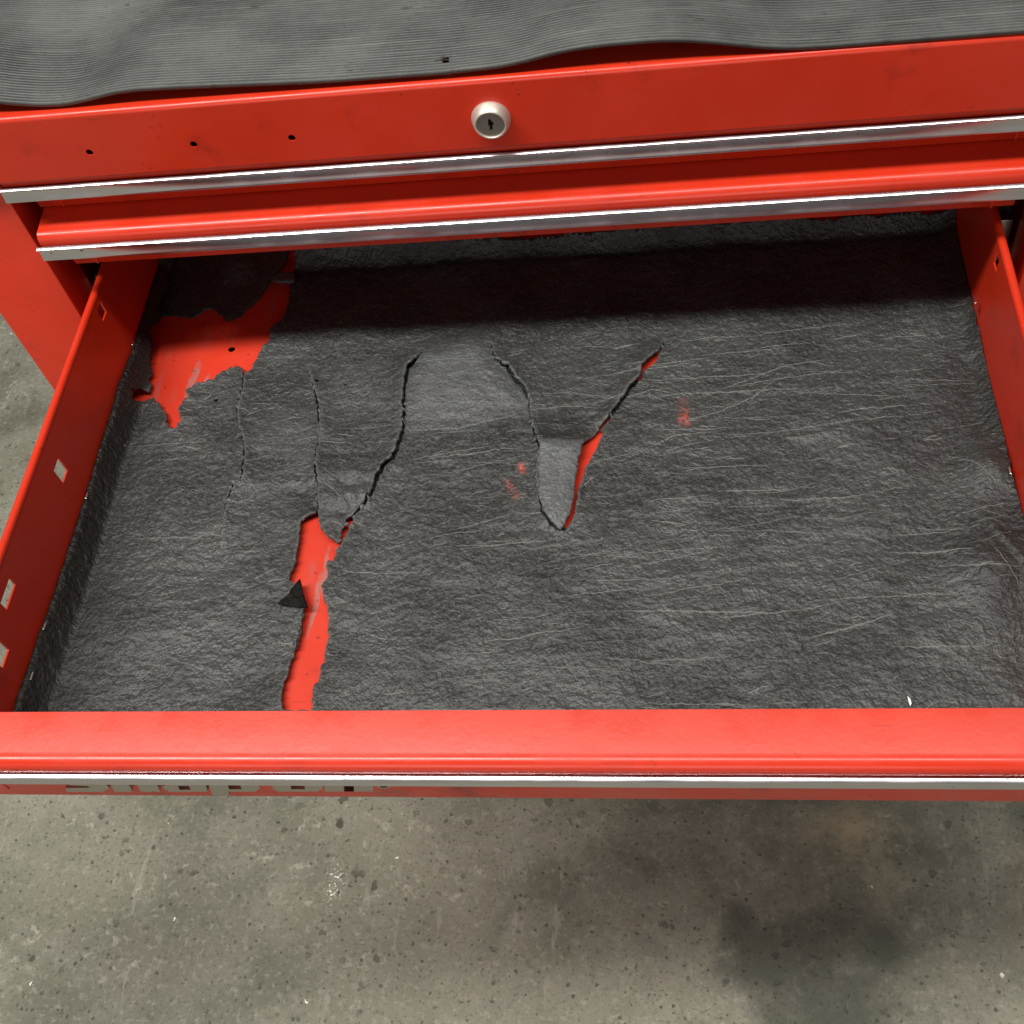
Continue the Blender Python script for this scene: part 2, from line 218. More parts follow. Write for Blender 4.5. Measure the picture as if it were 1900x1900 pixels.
def mat_concrete():
    s = NT('worn_concrete')
    big = s.noise(2.6, 5, .6); mid = s.noise(14, 6, .65); fine = s.noise(120, 5, .7)
    c = s.mix(s.ramp(big, .3, .7), (.112, .113, .085), (.236, .234, .180))
    c = s.mix(s.math('MULTIPLY', s.ramp(mid, .35, .7), .5), c, (.335, .325, .275))
    c = s.mix(s.math('MULTIPLY', s.ramp(s.noise(7, 4, .6), .50, .72), .6), c, (.125, .120, .093))
    c = s.mix(s.math('MULTIPLY', s.ramp(fine, .5, .72), .40), c, (.43, .42, .345))
    c = s.mix(s.math('MULTIPLY', s.ramp(s.noise(230, 4, .75), .48, .30), .75), c, (.065, .064, .047))
    # crusty worn patches: ragged dark pits, pale crust between them, a few sparkling chips
    patch = s.ramp(s.noise(5.5, 4, .65), .40, .62)
    v1 = s.warp(.005, 160)
    def pit(scale, wa, pw, rmax, soft):
        v = s.voro(scale, vec=s.warp(wa, scale * 1.3)); r = s.n('ShaderNodeSeparateColor'); s.put(r.inputs[0], v.outputs['Color'])
        rad = s.math('MULTIPLY', s.math('POWER', r.outputs[0], pw), rmax)
        return s.math('MULTIPLY', s.ramp(s.math('SUBTRACT', rad, v.outputs['Distance']), 0.0, soft), s.ramp(r.outputs[1], 0, 1, .35, 1))
    pa = pit(78, .013, 3.0, .46, .12); pb = pit(165, .0035, 2.6, .46, .20); pc = pit(36, .018, 8, .32, .10)
    pits = s.math('MAXIMUM', s.math('MULTIPLY', s.math('MAXIMUM', pa, pc), s.ramp(patch, 0, 1, .35, 1)), s.math('MULTIPLY', pb, .95))
    crust = s.math('MULTIPLY', s.ramp(s.noise(75, 5, .7, s.warp(.02, 60)), .56, .70), s.ramp(patch, 0, 1, .25, .9))
    c = s.mix(s.math('MULTIPLY', crust, .70), c, (.46, .45, .37))
    c = s.mix(s.math('MULTIPLY', pits, .85), c, (.055, .053, .040))
    tr = s.math('MULTIPLY', s.ramp(s.noise(1, 4, .6, s.mapping((60, 9, 9), rot=(0, 0, .25))), .64, .72), .3)
    c = s.mix(tr, c, (.42, .41, .36))
    v = s.voro(60, vec=s.warp(.01, 200)); r = s.n('ShaderNodeSeparateColor'); s.put(r.inputs[0], v.outputs['Color'])
    w1 = s.math('MULTIPLY', s.ramp(v.outputs['Distance'], .06, .13, 1, 0), s.math('GREATER_THAN', r.outputs[0], .94))
    c = s.mix(w1, c, (.82, .80, .73))
    w2 = s.math('MULTIPLY', s.spot((-.3038, -.1558, -.7), .004, .016, s.mapping((1, .5, 1), loc=(0, -.078, 0))), s.ramp(s.noise(260, 2), .56, .62))
    c = s.mix(w2, c, (.85, .84, .78))
    # ragged oil stains, and wide soft spots that paint the floor's shadow
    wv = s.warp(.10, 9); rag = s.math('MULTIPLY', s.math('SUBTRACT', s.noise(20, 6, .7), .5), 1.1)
    oil_shadow = None
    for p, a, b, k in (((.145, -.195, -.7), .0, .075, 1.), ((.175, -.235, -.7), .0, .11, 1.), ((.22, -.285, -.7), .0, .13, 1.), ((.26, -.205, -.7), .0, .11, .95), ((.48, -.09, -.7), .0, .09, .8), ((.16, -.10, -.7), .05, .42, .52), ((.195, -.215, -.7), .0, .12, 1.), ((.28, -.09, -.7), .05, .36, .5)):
        q = s.math('MULTIPLY', s.spot(p, a, b, wv), k); oil_shadow = q if oil_shadow is None else s.math('MAXIMUM', oil_shadow, q)
    oil_shadow = s.math('MULTIPLY', s.ramp(s.add(oil_shadow, rag), .12, 1.0), s.ramp(oil_shadow, 0, .25))
    c = s.mix(s.math('MULTIPLY', oil_shadow, .80), c, (.038, .040, .031))
    rust = s.spot((.48, -.17, -.7), .0, .10, wv)
    c = s.mix(s.math('MULTIPLY', rust, .45), c, (.20, .12, .095))
    ochre = s.math('MULTIPLY', s.spot((.27, -.085, -.7), .0, .09, wv), s.ramp(mid, .35, .6))
    c = s.mix(s.math('MULTIPLY', ochre, .6), c, (.36, .30, .19))
    h = s.add(s.math('MULTIPLY', fine, .5), s.math('MULTIPLY', mid, .6), s.math('MULTIPLY', pits, -1.2))
    s.bump(h, .0016, .55)
    return s.set(Base_Color=c, Roughness=s.ramp(mid, .3, .7, .62, .85), Specular_IOR_Level=.35)
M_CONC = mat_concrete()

# ------------------------------------------------------------------ mesh helpers
def link(name, me, m=None, parent=None, loc=None):
    o = bpy.data.objects.new(name, me); COL.objects.link(o)
    if m is not None:
        for mm in (m if isinstance(m, (list, tuple)) else [m]): me.materials.append(mm)
    if parent is not None: o.parent = parent
    if loc is not None: o.location = loc
    return o
def tag(o, label=None, cat=None, group=None, kind=None):
    for k, v in (('label', label), ('category', cat), ('group', group), ('kind', kind)):
        if v: o[k] = v
    return o
def empty(name, loc, label, cat, group=None):
    o = bpy.data.objects.new(name, None); o.location = loc; o.empty_display_size = .05; COL.objects.link(o); return tag(o, label, cat, group)
def mesh(name, V, F, smooth=None):
    me = bpy.data.meshes.new(name); me.from_pydata([tuple(map(float, v)) for v in V], [], [tuple(map(int, f)) for f in F]); me.validate()
    bm = bmesh.new(); bm.from_mesh(me); bmesh.ops.recalc_face_normals(bm, faces=bm.faces); bm.to_mesh(me); bm.free()
    if smooth is not None:
        me.polygons.foreach_set('use_smooth', [True] * len(me.polygons)); me.set_sharp_from_angle(angle=math.radians(smooth))
    return me
def join(*parts):
    V, F = [], []
    for v, f in parts:
        k = len(V); V += list(v); F += [tuple(i + k for i in q) for q in f]
    return V, F
def box(x0, x1, y0, y1, z0, z1, b=0.0012):
    """a box with chamfered edges"""
    bm = bmesh.new(); bmesh.ops.create_cube(bm, size=1)
    for v in bm.verts:
        v.co = Vector(((x0 + x1) / 2 + v.co.x * (x1 - x0), (y0 + y1) / 2 + v.co.y * (y1 - y0), (z0 + z1) / 2 + v.co.z * (z1 - z0)))
    if b > 0: bmesh.ops.bevel(bm, geom=bm.edges[:], offset=b, segments=2, affect='EDGES', profile=.5)
    bm.verts.index_update()
    V = [tuple(v.co) for v in bm.verts]; F = [tuple(v.index for v in f.verts) for f in bm.faces]; bm.free(); return V, F
def extrude_x(profile, x0, x1, n=1):
    """closed (y,z) profile swept along x"""
    k = len(profile); V, F = [], []
    for i in range(n + 1):
        x = x0 + (x1 - x0) * i / n
        V += [(x, y, z) for y, z in profile]
    for i in range(n):
        for j in range(k):
            a = i * k + j; b = i * k + (j + 1) % k; F.append((a, b, b + k, a + k))
    F.append(tuple(range(k))); F.append(tuple(n * k + j for j in range(k))); return V, F
def extrude_y(profile, y0, y1):
    V, F = extrude_x(profile, y0, y1); return [(y, x, z) for x, y, z in V], F
def arc(cx, cy, r, a0, a1, n):
    return [(cx + r * math.cos(math.radians(a0 + (a1 - a0) * i / n)), cy + r * math.sin(math.radians(a0 + (a1 - a0) * i / n))) for i in range(n + 1)]
def inside(P, poly):
    x, y = P[:, 0], P[:, 1]; res = np.zeros(len(P), bool); q = np.asarray(poly)
    for i in range(len(q)):
        x0, y0 = q[i]; x1, y1 = q[i - 1]
        if y0 == y1: continue
        c = (y0 > y) != (y1 > y); res ^= c & (x < (x1 - x0) * (y - y0) / (y1 - y0) + x0)
    return res
def circle(cx, cy, r, n=20): return [(cx + r * math.cos(2 * math.pi * i / n), cy + r * math.sin(2 * math.pi * i / n)) for i in range(n)]
def cdt(outer, holes, spacing=None, extra=None):
    """triangulated plate with real holes; returns (N,2) points and triangles"""
    pts, edges = [], []
    for poly in [outer] + holes:
        k = len(pts); n = len(poly); pts += [tuple(p[:2]) for p in poly]; edges += [(k + i, k + (i + 1) % n) for i in range(n)]
    if spacing:
        o = np.asarray(outer)[:, :2]; x0, y0 = o.min(0); x1, y1 = o.max(0)
        gx = np.arange(x0, x1, spacing); gy = np.arange(y0, y1, spacing * .87)
        G = np.stack(np.meshgrid(gx, gy), -1); G[1::2, :, 0] += spacing / 2; G = G.reshape(-1, 2) + rng.uniform(-.2, .2, (G.shape[0] * G.shape[1], 2)) * spacing
        keep = inside(G, [p[:2] for p in outer])
        for h in holes: keep &= ~inside(G, h)
        pts += [tuple(map(float, g)) for g in G[keep]]
    if extra: pts += extra
    r = delaunay_2d_cdt([Vector(p) for p in pts], edges, [], 0, 1e-7)
    P = np.array([tuple(v) for v in r[0]]); T = np.array([tuple(f) for f in r[2] if len(f) == 3])
    cc = P[T].mean(1); keep = inside(cc, [p[:2] for p in outer])
    for h in holes: keep &= ~inside(cc, h)
    return P, T[keep]
def plate(P, T, t, place):
    """give a triangulated plate the thickness t; place(u, v, w) -> xyz"""
    n = len(P); V = [place(u, v, 0) for u, v in P] + [place(u, v, t) for u, v in P]
    F = [tuple(f) for f in T] + [tuple(i + n for i in f[::-1]) for f in T]
    cnt = {}
    for f in T:
        for i in range(3):
            e = (int(f[i]), int(f[(i + 1) % 3])); cnt[tuple(sorted(e))] = cnt.get(tuple(sorted(e)), []) + [e]
    F += [(e[0][1], e[0][0], e[0][0] + n, e[0][1] + n) for e in cnt.values() if len(e) == 1]
    return V, F
def rough_poly(poly, step, amp, seed=0, keep_open=False):
    """subdivide an outline and roughen it like torn foam"""
    out = []; n = len(poly)
    for i in range(n if not keep_open else n - 1):
        a = np.array(poly[i][:2]); b = np.array(poly[(i + 1) % n][:2]); L = np.linalg.norm(b - a); k = max(1, int(L / step))
        nn = np.array([-(b - a)[1], (b - a)[0]]) / max(L, 1e-9)
        for j in range(k):
            p = a + (b - a) * j / k
            d = noise.noise(Vector((p[0] * 260, p[1] * 260, seed))) * amp + noise.noise(Vector((p[0] * 700, p[1] * 700, seed + 9))) * amp * .7
            out.append(tuple(p + nn * d))
    return out
def slit(line, seed, px=.00035):
    """tear polyline with a width per point -> thin ragged polygon"""
    P = []; 
    for i in range(len(line) - 1):
        a = np.array(line[i]); b = np.array(line[i + 1]); L = np.linalg.norm(b[:2] - a[:2]); k = max(2, int(L / .0010))
        P += [a + (b - a) * j / k for j in range(k)]
    P.append(np.array(line[-1])); P = np.array(P); left, right = [], []
    for i, p in enumerate(P):
        d = P[min(i + 1, len(P) - 1)][:2] - P[max(i - 1, 0)][:2]; d /= np.linalg.norm(d) + 1e-12; nn = np.array([-d[1], d[0]])
        w = p[2] * px * .5; w *= 1 + .7 * noise.noise(Vector((p[0] * 300, p[1] * 300, seed)))
        j = .0011 * noise.noise(Vector((p[0] * 330, p[1] * 330, seed + 5))) + .0007 * noise.noise(Vector((p[0] * 900, p[1] * 900, seed + 7)))
        left.append(tuple(p[:2] + nn * (w + j))); right.append(tuple(p[:2] + nn * (-w + j)))
    return left + right[::-1]
def line_sd(P, line):
    """distance to a polyline, the side (+1 left of its direction) and the fraction along it"""
    L = np.asarray(line)[:, :2]; best = np.full(len(P), 1e9); side = np.zeros(len(P)); frac = np.zeros(len(P)); n = len(L) - 1
    for i in range(n):
        a, b = L[i], L[i + 1]; d = b - a; t = np.clip(((P - a) @ d) / (d @ d), 0, 1); q = P - (a + t[:, None] * d); r = np.hypot(q[:, 0], q[:, 1])
        m = r < best; best[m] = r[m]; side[m] = np.sign(d[0] * q[m, 1] - d[1] * q[m, 0]); frac[m] = (i + t[m]) / n
    return best, side, frac
def vnoise(P, scale, seed):
    return np.array([noise.noise(Vector((x * scale, y * scale, seed))) for x, y in P])
def poly_soft(P, poly, soft):
    d, _, _ = line_sd(P, list(poly) + [poly[0]]); s_ = np.where(inside(P, [p[:2] for p in poly]), d, -d); return np.clip(.5 + s_ / soft, 0, 1)

# ------------------------------------------------------------------ setting
V = []; F = []; N = 24; S = 9.0
for j in range(N + 1):
    for i in range(N + 1): V.append((-S + 2 * S * i / N, -S + 2 * S * j / N, -.7))
for j in range(N):
    for i in range(N): a = j * (N + 1) + i; F.append((a, a + 1, a + N + 2, a + N + 1))
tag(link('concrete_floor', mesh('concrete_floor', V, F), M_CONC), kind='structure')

# ------------------------------------------------------------------ tool chest
XL, XR, XC = -.360, .357, -.0015
chest = empty('tool_chest', (0, 0, -.7), 'glossy red steel tool chest with a keyed lock and its third drawer pulled open', 'tool chest')
Z0 = .7     # chest parts are built in scene coordinates; the chest's origin is on the floor
def part(name, VF, m, smooth=35, parent=None, label=None):
    V, F = VF; o = link(name, mesh(name, V, F, smooth), m, parent or chest)
    if (parent or chest) is chest: o.location = (0, 0, Z0)
    if label: o['label'] = label
    return o
# top sheet bent over the front: a lock panel with its holes, a rounded edge, the flat top
YP, ZT, ZB, RC = -.0065, .2078, .1656, .0028
lx, lz = -.0031, .1838
holes = [circle(x, z + .0004, .0021, 14) for x, z in PANEL_HOLES] + [circle(lx, lz, .0085, 28)]
P, T = cdt([(XL, ZB), (XR, ZB), (XR, ZT - RC), (XL, ZT - RC)], holes)
front = plate(P, T, .0012, lambda u, v, w: (u, YP + w, v))
edge = [(YP, ZT - RC)] + arc(YP + RC, ZT - RC, RC, 180, 90, 8)[1:]
inner = [(YP + .0012, ZT - RC)] + arc(YP + RC, ZT - RC, RC - .0012, 180, 90, 8)[1:]
bend = extrude_x(edge + [(.448, ZT), (.448, ZT - .0012)] + inner[::-1], XL, XR)
hemp = extrude_x([(YP, ZB), (YP + .0003, ZB - .0012), (YP + .0014, ZB - .0016), (YP + .0032, ZB - .0016), (YP + .0032, ZB - .0004), (YP + .0012, ZB)], XL, XR)
part('top_panel', join(front, bend, hemp), M_RED)
for x0, x1 in ((XL, -.3046), (.3016, XR)):
    part('frame_post', join(box(x0, x1, 0, .030, -.62, ZB - .0022, .0015)), M_RED)
for x0 in (XL + .0005, XR - .0017): part('side_panel', box(x0, x0 + .0012, .0305, .45, -.62, ZT - .0015, 0), M_RED)
part('back_panel', box(XL + .002, XR - .002, .4486, .4498, -.62, ZT - .002, 0), M_RED)
part('base', join(box(XL + .01, XR - .01, .02, .43, -.70, -.6205, .002)), M_DARK)
for x0, x1 in ((-.3035, -.2945), (.2915, .3005)):
    part('slide_rail', join(box(x0, x1, .034, .43, .018, .052, .001), box(x0 + .002, x1 - .002, .033, .42, .030, .040, .0005)), M_DULL)
# lock
lk = []
prof = [(.0108, 0), (.0108, .0008), (.0106, .0016), (.0098, .0040), (.0090, .0056), (.0084, .0062), (.0079, .0062), (.0077, .0058), (.0076, .0040)]
V, F = [], []; n = 40
for r, h in prof:
    for i in range(n): a = 2 * math.pi * i / n; V.append((lx + r * math.cos(a), YP - h, lz + r * math.sin(a)))
for k in range(len(prof) - 1):
    for i in range(n): a = k * n + i; b = k * n + (i + 1) % n; F.append((a, b, b + n, a + n))
lock = part('lock', (V, F), M_LOCK, 40)
key = [(-.0009, .0034), (.0004, .0036), (.0010, .0022), (.0019, .0010), (.0018, -.0002), (.0008, -.0008), (.0009, -.0036), (-.0009, -.0036), (-.0008, -.0006), (-.0016, .0000), (-.0012, .0012)]
P, T = cdt(circle(0, 0, .00755, 40), [key], .0011)
cyl = link('lock_cylinder', mesh('lock_cylinder', *plate(P, T, .006, lambda u, v, w: (lx + u, YP - .0053 + w, lz + v)), 30), M_DULL, lock)
P, T = cdt(circle(0, 0, .0073, 24), [])
link('keyway', mesh('keyway', *plate(P, T, .001, lambda u, v, w: (lx + u, YP - .0010 + w, lz + v))), M_DARK, lock)

# ------------------------------------------------------------------ drawers
def drawer_front_vf(zb):
    nose = [(.0264, .0104)] + [(.0062, .0079)] + arc(.0046, .0021, .0056, 84, 180, 10) + [(-.0010, -.0006), (.0004, -.0011), (.0004, -.0106)]
    back = [(.0016, -.0106), (.0016, .0020)] + arc(.0046, .0021, .0042, 180, 84, 6) + [(.0252, .0087), (.0252, -.014), (.0264, -.014)]
    zl = zb - (.0105 if zb == -.0620 else 0)
    up = extrude_x(nose + back, -.3010, .2985, 1)
    lip = [(.0016, -.0100), (.0028, -.0108), (.0108, -.0150), (.0120, -.0163), (.0145, zl), (.0153, zl - .0008), (.0220, zl - .0008), (.0220, zl + .0004), (.0158, zl + .0004), (.0133, -.0158), (.0120, -.0143), (.0028, -.0096)]
    return join(up, extrude_x(lip, -.2960, .2930, 1), box(-.2808, -.2796, .0135, .0255, zb, -.011, 0), box(.2796, .2808, .0135, .0255, zb, -.011, 0),
                box(-.279, .279, .0246, .0257, zb, -.0135, 0))
TRIM = [(.0004, -.0034), (-.0022, -.0032), (-.0027, .0002), (-.0041, -.0001), (-.0047, -.0005), (-.0047, -.0010), (-.0041, -.0015), (-.0034, -.0019), (-.0031, -.0032), (-.0030, -.0048), (-.0032, -.0064),
        (-.0034, -.0078), (-.0037, -.0088), (-.0038, -.0095), (-.0036, -.0101), (-.0028, -.0102), (.0004, -.0098)]
trim_me = mesh('trim_strip', *extrude_x(TRIM, -.3030, .3000, 1), 50); trim_me.materials.append(M_TRIM)
front_me = {}
def drawer(x, y, zc, zb, depth, h, label=None):
    """zc: top of the trim strip; zb: bottom of the front below zc; a tub behind it"""
    zf = (zb + .0005); yb = .027 + depth
    hole = [circle(-.216, .327 + .0085, .0026, 18)] if label else []
    P, T = cdt([(-.2795, .0262), (.2795, .0262), (.2795, yb), (-.2795, yb)], hole)
    flo = plate(P, T, -.0012, lambda u, v, w: (u, v, zf + w))
    bk = box(-.2795, .2795, yb - .0012, yb, zf + .0003, zf + h - .012, 0)
    d = part('drawer', join(flo, bk), M_REDIN); d.location = (x, y, zc + Z0)
    if label: d['label'] = label
    if zb not in front_me:
        front_me[zb] = mesh('drawer_front', *drawer_front_vf(zb), 40); front_me[zb].materials.append(M_RED)
    o = bpy.data.objects.new('drawer_front', front_me[zb]); COL.objects.link(o); o.parent = d
    o = bpy.data.objects.new('trim_strip', trim_me); COL.objects.link(o); o.parent = d
    for sx in (-1, 1):
        hs = []
        if label and sx < 0: hs = [[(u + .327, v) for u, v in ((a, b + zf), (c, b + zf), (c, e + zf), (a, e + zf))] for a, c, b, e in
                ((-.1352, -.1251, .0416, .0545), (-.2303, -.2138, .0531, .0604), (-.2595, -.2480, .0396, .0530), (-.0147, -.0061, .0570, .0665))]
        if label and sx > 0: hs = [[(u + .327, v + zf) for u, v in ((-.0145, .057), (-.0065, .057), (-.0065, .0665), (-.0145, .0665))]]
        P, T = cdt([(.0262, zf - .001), (yb, zf - .001), (yb, zf + h - .003), (.0262, zf + h - .003)], hs)
        w = plate(P, T, .0012, lambda u, v, w: (sx * (.280 + w), u, v))
        hx = sx * .2822
        hem = extrude_y([(hx + a, zf + h - .0028 + b) for a, b in [(r[0], r[1]) for r in arc(0, 0, .0026, 0, 360, 12)[:-1]]], .0265, yb)
        link('side_wall', mesh('side_wall', *join(w, hem), 40), M_RED, d)
    return d
drawer(0, -.002, .1598, -.0290, .40, .0365)
d2 = drawer(0, -.009, .1194, -.0300, .40, .0365); d2.scale = (.979, 1, 1)
d3 = drawer(0, -.3275, .0615, -.0620, .42, .0745, 'third drawer pulled far out, lined with torn black foam')
drawer(0, 0, -.034, -.10, .40, .085); drawer(0, 0, -.158, -.14, .40, .12); drawer(0, 0, -.322, -.27, .40, .25)
# two rivet marks on the second trim strip
for (px_, pz), r in zip(MISC['rivets'], (.0009, .0014)):
    V, F = [], []
    for k, (rr, hh) in enumerate(((r, 0), (r * .9, .0003), (r * .4, .0005))):
        V += [(px_ + rr * math.cos(2 * math.pi * i / 14), -.0027 - hh, pz - .109 - .0012 + rr * 1.0 * math.sin(2 * math.pi * i / 14)) for i in range(14)]
    for k in range(2): F += [(k * 14 + i, k * 14 + (i + 1) % 14, (k + 1) * 14 + (i + 1) % 14, (k + 1) * 14 + i) for i in range(14)]
    F.append(tuple(range(28, 42))); link('rivet', mesh('rivet', V, F, 40), M_RIVET, d2)
# lanced metal tabs at the foot of the drawer's side walls
def tab(x, y, z, sx, tilt, ly, lz_):
    V, F = box(-.0005, .0005, -ly / 2, ly / 2, -lz_ / 2, lz_ / 2, .0002)
    c, s_ = math.cos(tilt), math.sin(tilt); V = [(a * c + d * s_, b, -a * s_ + d * c) for a, b, d in V]
    V2, F2 = box(-.0002, .0002, -ly * .35, ly * .35, -lz_ * .5, lz_ * .5, 0)
    o = link('wall_tab', mesh('wall_tab', [(a + x, b + y + .3275, d + z - .0615) for a, b, d in V], F), M_STEEL, d3)
for (y, z), (ly, l2) in zip(TABS_LEFT, ((.0046, .0095), (.0050, .0105), (.0036, .007), (.0046, .008))): tab(-.2772, y, z + .003, -1, .35, ly, l2)
for (y, z), (ly, l2) in zip(TABS_RIGHT, ((.0055, .014), (.0048, .009))): tab(.2774, y, z + .004, 1, -.35, ly, l2)

# badge letters standing on the open drawer's front, half hidden by the trim
def ux(u, h): return -.2423 + (u - 120) * .0003005 + .25 * h * .001
LET = [([(120, 0), (190, 0), (207, 6), (205, 13), (190, 16), (157, 17.5), (152, 21), (160, 24), (205, 24), (205, 31), (140, 31), (122, 25), (122, 16), (135, 11), (168, 9.5), (171, 7), (122, 6.2)], []),
       ([(213, 0), (247, 0), (247, 15), (263, 15), (263, 0), (300, 0), (300, 17), (290, 22), (213, 22)], []),
       ([(318, 0), (390, 0), (390, 18), (380, 22), (316, 22), (316, 16), (352, 16), (352, 13), (322, 13), (310, 9), (310, 4)], [(338, 3.2), (359, 3.2), (359, 9.5), (338, 9.5)]),
       ([(396, -6.5), (428, -6.5), (428, 0), (478, 0), (488, 5), (488, 18), (480, 22), (396, 22)], [(431, 3.8), (454, 3.8), (454, 17), (431, 17)]),
       ([(492, 14), (510, 14), (510, 18.5), (492, 18.5)], []),
       ([(512, 4), (520, 0), (592, 0), (602, 5), (602, 18), (594, 22), (520, 22), (512, 18)], [(545, 3.8), (570, 3.8), (570, 17), (545, 17)]),
       ([(606, 0), (640, 0), (640, 15), (658, 15), (658, 0), (692, 0), (692, 17), (684, 22), (606, 22)], []),
       ([(711 + 11 * math.cos(a), 8 + 3.3 * math.sin(a)) for a in np.linspace(0, 2 * math.pi, 17)[:-1]], [(711 + 7.5 * math.cos(a), 8 + 2.2 * math.sin(a)) for a in np.linspace(0, 2 * math.pi, 13)[:-1]])]
for poly, hole in LET:
    base = -.0615 + .0045
    cv = lambda q: [(ux(u, h), base + (u - 120) / 600 * .004 + h * .001) for u, h in q]
    P, T = cdt(cv(poly), [cv(hole)] if hole else [])
    link('badge_letter', mesh('badge_letter', *plate(P, T, .0032, lambda u, v, w: (u, .0117 - w + .0445 * max(0, -.0163 - v), v)), 30), M_LETTER, d3)

# ------------------------------------------------------------------ torn foam liner in the open drawer
tears = {k: slit(v, i * 3 + 1) for i, (k, v) in enumerate((('A', TEAR_A), ('B', TEAR_B), ('C', TEAR_C), ('D', TEAR_D), ('E', TEAR_E)))}
OUT = rough_poly([(-.2794, -.2990), (.2794, -.2990), (.2794, .0865), (.12, .0885), (-.02, .0865), (-.17, .0915), (-.2794, .0885)], .004, .0012, 3)
OUT = [(max(-.2794, min(.2794, x)), max(-.2990, y)) for x, y in OUT]
HB = rough_poly([p for p in HOLE_BACK], .0010, .0016, 1); HB = [(max(x, -.2722 + .0012 * math.sin(y * 240)) if y > -.02 else max(x, -.2788), y) for x, y in HB]
HF = rough_poly([(x, max(y, -.2975)) for x, y in HOLE_FRONT], .0010, .0014, 2)
HTg = rough_poly(HOLE_TONGUE, .0015, .0006, 4); HSp = rough_poly(HOLE_SPLIT, .0012, .0005, 5)
PIN = [circle(-.2155, -.0418, .0016, 7), circle(-.1995, -.0408, .0014, 6), circle(-.147, -.0285, .0016, 7), circle(-.1265, -.0335, .0012, 6)]
holes = [HB, HF, HTg, HSp] + [tears[k] for k in 'ABCDE'] + PIN
P, T = cdt(OUT, holes, .0017)
X, Y = P[:, 0], P[:, 1]
Z = np.full(len(P), .0034)
Z += .0022 * vnoise(P, 13, 1) + .0011 * vnoise(P, 34, 2) + .00045 * vnoise(P, 85, 12) + .0016 * np.abs(vnoise(P * np.array([.6, 1.0]), 17, 15)) + .00035 * vnoise(P * np.array([.45, 1.5]), 120, 3)
right = 1 / (1 + np.exp(-(X - .02) / .06))
Z += right * .0003 * vnoise(P * np.array([.25, 1.0]) + np.array([0, 1]), 48, 4)             # rucks running across the right half
def lift(line, sgn, h, lam, p0=.0, p1=1.0):
    global Z
    d, sd, fr = line_sd(P, line); env = np.clip(np.minimum((fr - p0) / .15, (p1 - fr) / .12), 0, 1)
    Z = Z + np.where(sd * sgn > 0, h * np.exp(-d / lam) * env, 0)
lift(TEAR_A, 1, .0026, .011); lift(TEAR_A, -1, .0006, .008)
lift(TEAR_B, 1, .0034, .012); lift(TEAR_B, -1, .0008, .008)
lift(TEAR_C, -1, .0042, .013); lift(TEAR_C, 1, .0004, .010)
lift(TEAR_D, 1, .0040, .012); lift(TEAR_E, -1, .0042, .011)
d, _, _ = line_sd(P, HOLE_BACK[8:28]); Z += .0018 * np.exp(-d / .010)
d, _, _ = line_sd(P, HOLE_FRONT + [HOLE_FRONT[0]]); Z += .0012 * np.exp(-d / .008)
# the flap between tears B and C is crumpled, the pale patch and tongue tip tip towards the front
flap = poly_soft(P, [(-.131, -.105), (-.095, -.10), (-.100, -.132), (-.118, -.158), (-.131, -.14)], .02); Z += flap * (.0034 * vnoise(P, 90, 8) + .0014 * vnoise(P, 210, 8) + .0018)
sag = poly_soft(P, DARK_3, .008); Z -= sag * .0012
tip = poly_soft(P, LIGHT_2, .012); Z += tip * (.0030 - (Y + .15) * -.02)
bare = poly_soft(P, LIGHT_1, .02); Z += bare * np.clip((Y + .075) * .06, 0, .0045)  # pale patch, carrying painted sheen where it tilts
# curled up against the side walls and the back
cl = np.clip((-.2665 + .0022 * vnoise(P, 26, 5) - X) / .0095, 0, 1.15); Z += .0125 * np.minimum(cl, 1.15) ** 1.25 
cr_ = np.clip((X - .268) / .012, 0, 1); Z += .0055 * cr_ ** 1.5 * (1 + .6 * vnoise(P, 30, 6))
hump = np.exp(-((X - .262) / .022) ** 2 - ((Y + .190) / .035) ** 2); Z += .0095 * hump
hump = np.exp(-((X - .268) / .014) ** 2 - ((Y + .123) / .020) ** 2); Z += .0080 * hump
d, sd, _ = line_sd(P, [(.200, -.212), (.226, -.235), (.252, -.258)]); Z += np.where(sd > 0, .0007, .0002) * np.exp(-d / .012)
d, sd, _ = line_sd(P, [(.262, -.165), (.272, -.185), (.277, -.206)]); Z += np.where(sd > 0, .0024, .0) * np.exp(-d / .010)
bkc = np.clip((Y - (.077 + .002 * vnoise(P, 40, 7))) / .012, 0, 1.2); Z += .0135 * bkc ** 1.5
for cx, a0, a1, dy in ((.13, -.10, .26, -.052), (.08, .02, .25, -.095), (.12, -.05, .26, -.138), (.10, -.10, .24, -.185), (.16, .10, .25, -.165), (.05, -.08, .20, -.232)):  # long soft folds
    yy = dy + .045 * (X - cx) + .004 * np.sin(X * 31 + cx * 90); e = np.clip(np.minimum((X - a0) / .05, (a1 - X) / .04), 0, 1)
    t = Y - yy; Z += .00028 * e * np.exp(-(t / .0022) ** 2) - .0001 * e * np.exp(-((t + .006) / .005) ** 2)
Z = np.maximum(Z, .0026)
liner = empty('drawer_liner', (0, 0, .0002), 'torn and creased black foam liner lying on the floor of the open red drawer', 'drawer liner')
